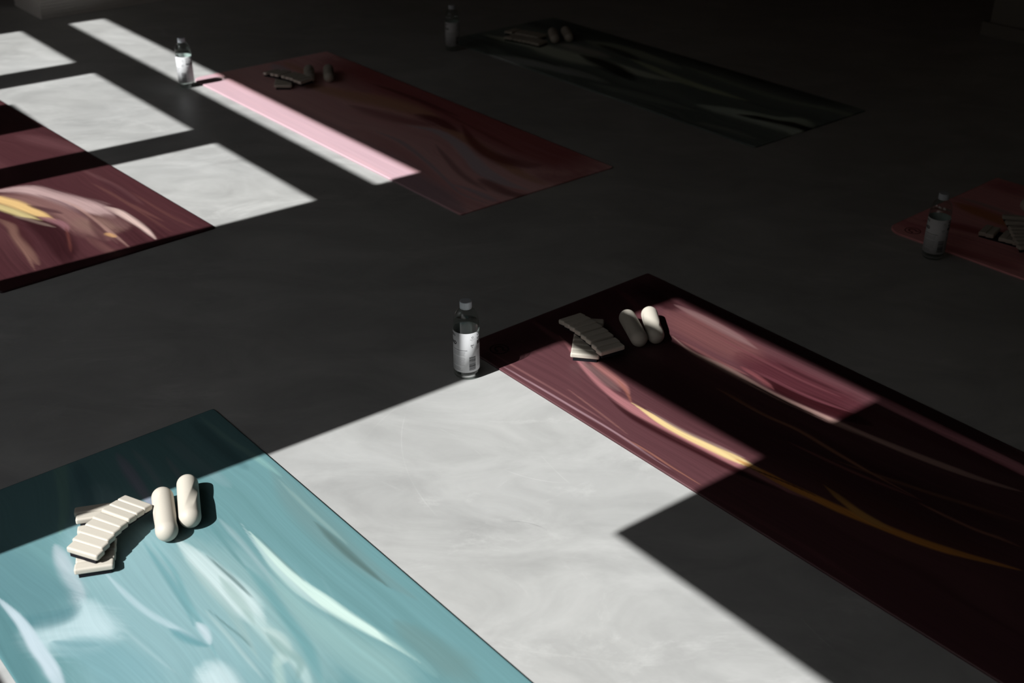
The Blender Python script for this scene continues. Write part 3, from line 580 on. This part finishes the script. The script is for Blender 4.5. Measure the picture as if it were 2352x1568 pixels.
def bangle(start, end, h0, h1, bow, z0, zarch, label, group='bangle weights on the mats', gaps=(), tilt=0.09):
    """start/end: centres of the first and last bar; bow: sideways bulge of the row; z0: underside height"""
    a = Vector(start); b = Vector(end); d = (b-a); n_ = Vector((-d.y, d.x)).normalized()
    c = (a+b)/2
    root = bpy.data.objects.new('wrist_weight', None); COL.objects.link(root); root.location = (c.x, c.y, 0); root.empty_display_size = 0.03
    tag(root, label, 'bangle weight', group)
    pos = []
    for k in range(8):
        f = k/7
        for g, amt in gaps:
            f += amt if k > g else 0
        f = f/(1+sum(x[1] for x in gaps))
        p = a+d*f+n_*bow*4*f*(1-f)
        z = z0+zarch*4*f*(1-f)
        dz = zarch*4*(1-2*f)/max(d.length, 1e-6)
        pos.append((p-c, z, h0+(h1-h0)*f, dz))
    random.seed(int(abs(start[0])*1000))
    EL = 0.0075
    for k, (p, z, h, dz) in enumerate(pos):
        o = obj('weight_bar', BAR_ME, None, root)
        o.modifiers.new('normals', 'WEIGHTED_NORMAL').weight = 90
        o.location = (p.x, p.y, z+EL+BT/2)
        side = 1 if Vector((-math.sin(math.radians(h)), math.cos(math.radians(h)))).dot(d) > 0 else -1
        o.rotation_euler = (math.atan(dz)*side+tilt*side+random.uniform(-.015, .015), random.uniform(-.01, .01), math.radians(h)+random.uniform(-.02, .02))
    # the elastic band under the bars
    bm = bmesh.new(); rows = []
    ext = 0.0104
    q = [pos[0]] + pos + [pos[-1]]
    for k, (p, z, h, dz) in enumerate(q):
        pp = Vector(p)
        if k == 0: pp = pp-d.normalized()*ext; z -= dz*ext
        if k == len(q)-1: pp = pp+d.normalized()*ext; z += dz*ext
        hw = BL/2-0.0062; hd = Vector((math.cos(math.radians(h)), math.sin(math.radians(h))))
        rows.append([bm.verts.new((*(pp+hd*sx*hw), max(zz, 0.0051))) for sx, zz in ((-1, z), (1, z), (1, z+EL+0.0006), (-1, z+EL+0.0006))])
    for r0, r1 in zip(rows, rows[1:]):
        for k in range(4): bm.faces.new((r0[k], r0[(k+1) % 4], r1[(k+1) % 4], r1[k]))
    bm.faces.new(rows[0]); bm.faces.new(rows[-1][::-1])
    obj('elastic_band', finish(bm, 'elastic_band'), M_ELASTIC, root)['label'] = 'black elastic band under the cream bars'
    return root
ZM = MAT_T+0.0002
ZT = ZM+0.0200
bangle((-0.814, 1.869), (-0.760, 1.701), 16, 15, 0.006, ZM, 0, 'cream bangle weight underneath another one on the teal mat', gaps=((1, .10),))
bangle((-0.728, 1.862), (-0.779, 1.721), -27, -22, -0.007, ZT, 0.004, 'cream bangle weight fanned out on top of another one on the teal mat', gaps=((2, .03),))
bangle((0.197, 2.655), (0.176, 2.489), -6, -9, 0.0, ZM, 0, 'cream bangle weight underneath another one on the burgundy mat')
bangle((0.150, 2.632), (0.235, 2.482), 35, 28, 0.004, ZT, 0.003, 'cream bangle weight fanned out on top of another one on the burgundy mat', gaps=((3, .03), (5, .04)))
bangle((-0.927, 4.745), (-0.911, 4.615), -8, 2, 0.0, ZM, 0, 'shaded bangle weight underneath another one on the pale pink mat')
bangle((-0.976, 4.733), (-0.823, 4.620), 44, 51, 0.006, ZT, 0.003, 'shaded bangle weight lying across another one on the pale pink mat', gaps=((0, .08), (2, .08)))
bangle((-0.013, 5.470), (0.120, 5.375), 50, 50, 0.004, ZM, 0, 'bangle weight in the farther of two rows on the dark green grey mat', gaps=((1, .06),))
bangle((-0.015, 5.368), (0.122, 5.268), 50, 52, 0.004, ZM, 0, 'bangle weight in the nearer of two rows on the dark green grey mat')
bangle((1.397, 3.240), (1.520, 3.130), 53, 50, 0.0, ZM, 0, 'dim bangle weight underneath another one on the salmon pink mat', gaps=((1, .12),))
bangle((1.496, 3.290), (1.462, 3.085), -12, 8, 0.0, ZT, 0.002, 'dim bangle weight lying across another one on the salmon pink mat', gaps=((0, .12), (1, .12)))

# ------------------------------------------------------------------ capsule shaped hand weights
def capsule_mesh():
    Rr, half, seg, ns = 0.0213, 0.054, 96, 72
    bm = bmesh.new(); rings = []
    stations = []
    for k in range(1, 15): a = math.pi/2*k/15; stations.append((-half-Rr*math.cos(a), math.sin(a)))
    for k in range(ns+1): stations.append((-half+2*half*k/ns, 1.0))
    for k in range(14, 0, -1): a = math.pi/2*k/15; stations.append((half+Rr*math.cos(a), math.sin(a)))
    rings.append([bm.verts.new((-half-Rr, 0, 0))])
    for x, f in stations:
        tw = 1.0*(x/(half+Rr)); ring = []
        for k in range(seg):
            a = 2*math.pi*k/seg
            # two flats winding along the body
            ph = (a-tw-0.6) % math.pi; ph = min(ph, math.pi-ph)
            q = min(1.0, max(0.0, (abs(x)/half-0.55)/0.45)); q = q*q*(3-2*q)
            lim = (0.925+0.075*q)/max(math.cos(ph)*(1-q)+q, 1e-3)
            r = Rr*f*min(1.0, lim if f > 0.75 else 1.0*(1-(f/0.75)**2)+lim*(f/0.75)**2)
            ring.append(bm.verts.new((x, r*math.cos(a), r*math.sin(a))))
        rings.append(ring)
    rings.append([bm.verts.new((half+Rr, 0, 0))])
    for a, b in zip(rings, rings[1:]):
        for k in range(seg):
            k2 = (k+1) % seg
            if len(a) == 1: bm.faces.new((a[0], b[k2], b[k]))
            elif len(b) == 1: bm.faces.new((a[k], a[k2], b[0]))
            else: bm.faces.new((a[k], a[k2], b[k2], b[k]))
    return finish(bm, 'hand_weight', True)
CAPS = capsule_mesh(); CAPS.materials.append(M_CREAM)
for x_, y_, hd, ro, lb in (
    (-0.6685, 1.848, -71.5, 2.05, 'cream capsule hand weight, left one of the pair on the teal mat'),
    (-0.6320, 1.890, -74, 0.35, 'cream capsule hand weight, right one of the pair on the teal mat'),
    (0.3010, 2.610, -79.4, 1.9, 'half shaded capsule hand weight, left one of the pair on the burgundy mat'),
    (0.3510, 2.627, -87.5, 2.8, 'sunlit capsule hand weight, right one of the pair on the burgundy mat'),
    (-0.8280, 4.751, -80, 0.4, 'capsule hand weight nearer the bangles on the pale pink mat'),
    (-0.7510, 4.761, -81, 1.5, 'capsule hand weight farther right on the pale pink mat'),
    (0.1790, 5.364, -86, 0.8, 'capsule hand weight nearer the bangles on the dark green grey mat'),
    (0.2410, 5.387, -84, 1.9, 'capsule hand weight farther right on the dark green grey mat'),
    (1.5880, 3.362, -85, 0.9, 'capsule hand weight cut by the right picture edge on the salmon pink mat')):
    o = obj('hand_weight', CAPS, None, None, (x_, y_, MAT_T+0.0213))
    o.rotation_mode = 'XYZ'; o.rotation_euler = (ro, 0, math.radians(hd))
    tag(o, lb, 'hand weight', 'capsule hand weights on the mats')

# ------------------------------------------------------------------ water bottles
def clear(name, ior, rough=0.0, col=(1, 1, 1)):
    m, n, l, b = new_mat(name)
    b.inputs['Base Color'].default_value = (*col, 1); b.inputs['Transmission Weight'].default_value = 1.0
    b.inputs['IOR'].default_value = ior; b.inputs['Roughness'].default_value = rough
    return m
def thin_plastic(name, ior, tint):
    m = bpy.data.materials.new(name); m.use_nodes = True; n = m.node_tree.nodes; l = m.node_tree.links; n.clear()
    out = n.new('ShaderNodeOutputMaterial'); mix = n.new('ShaderNodeMixShader'); tr = n.new('ShaderNodeBsdfTransparent'); gl = n.new('ShaderNodeBsdfGlossy')
    lw = n.new('ShaderNodeLayerWeight'); lw.inputs['Blend'].default_value = 0.5      # 1 - |cos| on either side of the thin wall
    pw = n.new('ShaderNodeMath'); pw.operation = 'POWER'; pw.inputs[1].default_value = 4.0; l.new(lw.outputs['Facing'], pw.inputs[0])
    f0 = ((ior-1)/(ior+1))**2
    fr = n.new('ShaderNodeMath'); fr.operation = 'MULTIPLY_ADD'; fr.inputs[1].default_value = 0.8*(1-f0); fr.inputs[2].default_value = f0; l.new(pw.outputs[0], fr.inputs[0])
    tr.inputs['Color'].default_value = (*tint, 1); gl.inputs['Roughness'].default_value = 0.03; gl.inputs['Color'].default_value = (1, 1, 1, 1)
    l.new(fr.outputs[0], mix.inputs[0]); l.new(tr.outputs[0], mix.inputs[1]); l.new(gl.outputs[0], mix.inputs[2]); l.new(mix.outputs[0], out.inputs['Surface'])
    return m
M_PET = thin_plastic('clear_plastic', 1.5, (0.91, 0.94, 0.925))
M_WATER = thin_plastic('water', 1.2, (0.93, 0.96, 0.95))
M_CAP = plain('grey_cap_plastic', (0.40, 0.43, 0.46), 0.45, 0.4, 0.03, 100)
M_LABEL = plain('white_label_film', (0.53, 0.538, 0.55), 0.6, 0.12, 0.02, 60)
M_INK = plain('black_ink', (0.02, 0.02, 0.022), 0.5, 0.3)
M_GREYINK = plain('grey_ink', (0.20, 0.20, 0.21), 0.5, 0.3)
BR, BH = 0.0303, 0.195
OUT = [(0.0, 0.0035), (0.012, 0.003), (0.019, 0.0006), (0.0215, 0.0), (0.0255, 0.0012), (0.0285, 0.0048), (0.0299, 0.010), (BR, 0.017), (BR, 0.128),
       (0.0303, 0.139), (0.0299, 0.146), (0.0290, 0.153), (0.0273, 0.1595), (0.0250, 0.1645), (0.0217, 0.1695), (0.0180, 0.1733), (0.0150, 0.1752), (0.0128, 0.1765), (0.0124, 0.1780), (0.0124, 0.1900)]
def smooth_profile(p, n=3):
    out = []
    for i in range(len(p)-1):
        p0 = p[max(i-1, 0)]; p1 = p[i]; p2 = p[i+1]; p3 = p[min(i+2, len(p)-1)]
        if abs(p1[0]-p2[0]) < 1e-5: out.append(p1); continue
        for k in range(n):
            f = k/n
            out.append(tuple(0.5*((2*b)+(-a+c)*f+(2*a-5*b+4*c-d)*f*f+(-a+3*b-3*c+d)*f**3) for a, b, c, d in zip(p0, p1, p2, p3)))
    out.append(p[-1]); return [(max(r, 0.0), max(z, 0.0)) for r, z in out]
PO = smooth_profile(OUT)
PI_ = [(max(r-0.0009, 0.0), z+0.0011) for r, z in PO if z < 0.1885]
def body_mesh():
    return finish(lathe(PO+[(0.0, PO[-1][1])]), 'bottle_body', True)
def water_mesh():
    prof = [(max(r-0.0004, 0.0) if r > 0.001 else 0.0, z-0.0004) for r, z in PI_ if z < 0.1440]
    return finish(lathe(prof+[(0.0, prof[-1][1])]), 'water', True)
def cap_mesh():
    seg = 96; bm = bmesh.new(); rings = []
    R0 = 0.0141
    for r, z, rib in ((0.0126, 0.1775, 0), (R0, 0.1778, 0), (R0, 0.1800, 0), (R0-.0004, 0.1804, 0), (R0, 0.1808, 1), (R0, 0.1925, 1), (R0-.0006, 0.1944, 0), (R0-.0018, BH, 0), (0.006, BH+.0001, 0)):
        rings.append([bm.verts.new(((r-(0.0004 if rib and k % 2 else 0))*math.cos(2*math.pi*k/seg), (r-(0.0004 if rib and k % 2 else 0))*math.sin(2*math.pi*k/seg), z)) for k in range(seg)])
    for a, b in zip(rings, rings[1:]):
        for k in range(seg): bm.faces.new((a[k], a[(k+1) % seg], b[(k+1) % seg], b[k]))
    bm.faces.new(rings[-1]); bm.faces.new(rings[0][::-1])
    return finish(bm, 'cap')
LZ0, LZ1 = 0.0215, 0.1245
def label_mesh():
    r0, r1 = BR+0.0002, BR+0.0005
    return finish(lathe([(r0, LZ0), (r1, LZ0), (r1, LZ1), (r0, LZ1), (r0, LZ0)], 96), 'label', True)
def text_pieces(txt, size, bold=0.0, space=1.0):
    cu = bpy.data.curves.new('t', 'FONT'); cu.body = txt; cu.size = size; cu.offset = bold; cu.space_character = space
    cu.resolution_u = 3
    o = bpy.data.objects.new('t', cu); COL.objects.link(o)
    dg = bpy.context.evaluated_depsgraph_get()
    me = bpy.data.meshes.new_from_object(o.evaluated_get(dg))
    COL.objects.unlink(o); bpy.data.objects.remove(o); bpy.data.curves.remove(cu)
    return me
def wrap(bm, ang, r):
    """bend a flat drawing (x across, y up) around the bottle, centred on the angle ang"""
    xs = [v.co.x for v in bm.verts]
    x = math.floor(min(xs)/0.002)*0.002
    while x < max(xs):
        bmesh.ops.bisect_plane(bm, geom=bm.verts[:]+bm.edges[:]+bm.faces[:], plane_co=(x, 0, 0), plane_no=(1, 0, 0)); x += 0.002
    for v in bm.verts:
        a = ang+v.co.x/r
        v.co = Vector((r*math.cos(a), r*math.sin(a), v.co.y))
RP = BR+0.00062
def printed(items, name):
    """items: ('t', text, size, bold, x, z, angle_deg) or ('r', x0, x1, z0, z1, angle_deg)"""
    bm_all = bmesh.new()
    for it in items:
        bm = bmesh.new()
        if it[0] == 't':
            me = text_pieces(it[1], it[2], it[3]); bm.from_mesh(me); bpy.data.meshes.remove(me)
            for v in bm.verts: v.co.x += it[4]; v.co.y += it[5]; v.co.z = 0
            ang = it[6]
        else:
            _, x0, x1, z0, z1, ang = it
            bm.faces.new([bm.verts.new(c) for c in ((x0, z0, 0), (x1, z0, 0), (x1, z1, 0), (x0, z1, 0))])
        wrap(bm, math.radians(ang), RP)
        tmp = bpy.data.meshes.new('tmp'); bm.to_mesh(tmp); bm.free(); bm_all.from_mesh(tmp); bpy.data.meshes.remove(tmp)
    me = bpy.data.meshes.new(name); bm_all.to_mesh(me); bm_all.free()
    return me
rnd = random.Random(4)
fronts, grey = [], []
# angles grow to the right as one looks at the bottle from outside; 0 is the middle of the plain back of the label
for ang in (54, -128):
    fronts += [[('t', 'VITAMIN', 0.0105, 0.0001, 0, 0.1125, ang), ('t', 'WELL', 0.0105, 0.0001, 0, 0.1035, ang), ('t', 'RELOAD', 0.0118, 0.0006, 0, 0.0925, ang)]]
    for k in range(3): grey.append(('r', 0, rnd.uniform(.008, .02), 0.0850-k*.003, 0.0859-k*.003, ang))
    for k in range(13): grey.append(('r', 0, rnd.uniform(.024, .030), 0.0700-k*.0030, 0.07055-k*.0030, ang))
# the ingredients column
for k in range(15):
    z = 0.0755-k*0.0023-(0.003 if k > 4 else 0)
    grey.append(('r', -0.036, -0.036+rnd.uniform(.031, .035), z, z+.00065, 0))
grey.append(('r', -0.036, 0.0035, 0.0795, 0.0812, 0))
for k in range(4): grey.append(('r', -0.034, -0.034+(.019, .022, .020, .026)[k], 0.0345-k*.0025, 0.0353-k*.0025, 0))
grey += [('t', '500', 0.0062, 0.0001, -0.0055, 0.0905, 31), ('t', 'ML', 0.0030, 0.0001, -0.0028, 0.0868, 31)]
# small diamond emblem above
grey += [('r', -0.007, 0.007, 0.1080, 0.1084, 31), ('r', -0.003, 0.003, 0.1050, 0.1054, 31)]
z = 0.0275
bars = []
while z < 0.0625:
    w = rnd.choice((0.0005, 0.0005, 0.0010, 0.0016)); bars.append(('r', -0.0085, 0.0085, z, z+w, 30)); z += w+rnd.choice((0.0005, 0.0007, 0.0012))
def diamond():
    bm = bmesh.new(); o_ = [(0, .0034), (.0034, 0), (0, -.0034), (-.0034, 0)]; i_ = [(a*.68, b*.68) for a, b in o_]
    ov = [bm.verts.new((a, b+.1135, 0)) for a, b in o_]; iv = [bm.verts.new((a, b+.1135, 0)) for a, b in i_]
    for k in range(4): bm.faces.new((ov[k], ov[(k+1) % 4], iv[(k+1) % 4], iv[k]))
    wrap(bm, math.radians(31), RP)
    return bm
FRONTS = [printed(f, 'printed_text') for f in fronts]; GREY = printed(grey, 'small_print'); BARS = printed(bars, 'barcode')
bmx = bmesh.new(); bmx.from_mesh(GREY); t_ = bpy.data.meshes.new('tmp'); d_ = diamond(); d_.to_mesh(t_); d_.free(); bmx.from_mesh(t_); bmx.to_mesh(GREY); bmx.free()
for f in FRONTS: f.materials.append(M_INK)
GREY.materials.append(M_GREYINK); BARS.materials.append(M_INK)
BODY, WATER, CAP, LAB = body_mesh(), water_mesh(), cap_mesh(), label_mesh()
BODY.materials.append(M_PET); WATER.materials.append(M_WATER); CAP.materials.append(M_CAP); LAB.materials.append(M_LABEL)
def bottle(x_, y_, yaw, label):
    """yaw: world direction (degrees) in which the back of the label faces"""
    root = bpy.data.objects.new('water_bottle', None); COL.objects.link(root); root.location = (x_, y_, 0.0002); root.rotation_euler = (0, 0, math.radians(yaw)); root.empty_display_size = .05
    tag(root, label, 'bottle', 'water bottles standing at the mat corners')
    obj('bottle_body', BODY, None, root); obj('water', WATER, None, root); obj('cap', CAP, None, root)
    lb = obj('label_sleeve', LAB, None, root)
    for f in FRONTS: obj('printed_text', f, None, lb)
    obj('small_print', GREY, None, lb); obj('barcode', BARS, None, lb)
    return root
bottle(-0.1064, 2.4244, -90, 'water bottle at the corner of the burgundy mat, at the edge of the sunlit floor')
bottle(-1.3042, 4.6606, -118, 'half sunlit water bottle at the corner of the pale pink mat')
bottle(1.1961, 3.0920, -109, 'dim water bottle standing at the rounded corner of the salmon pink mat')
bottle(-0.2688, 5.2160, -72, 'dark water bottle farthest back, at the corner of the dark green grey mat')
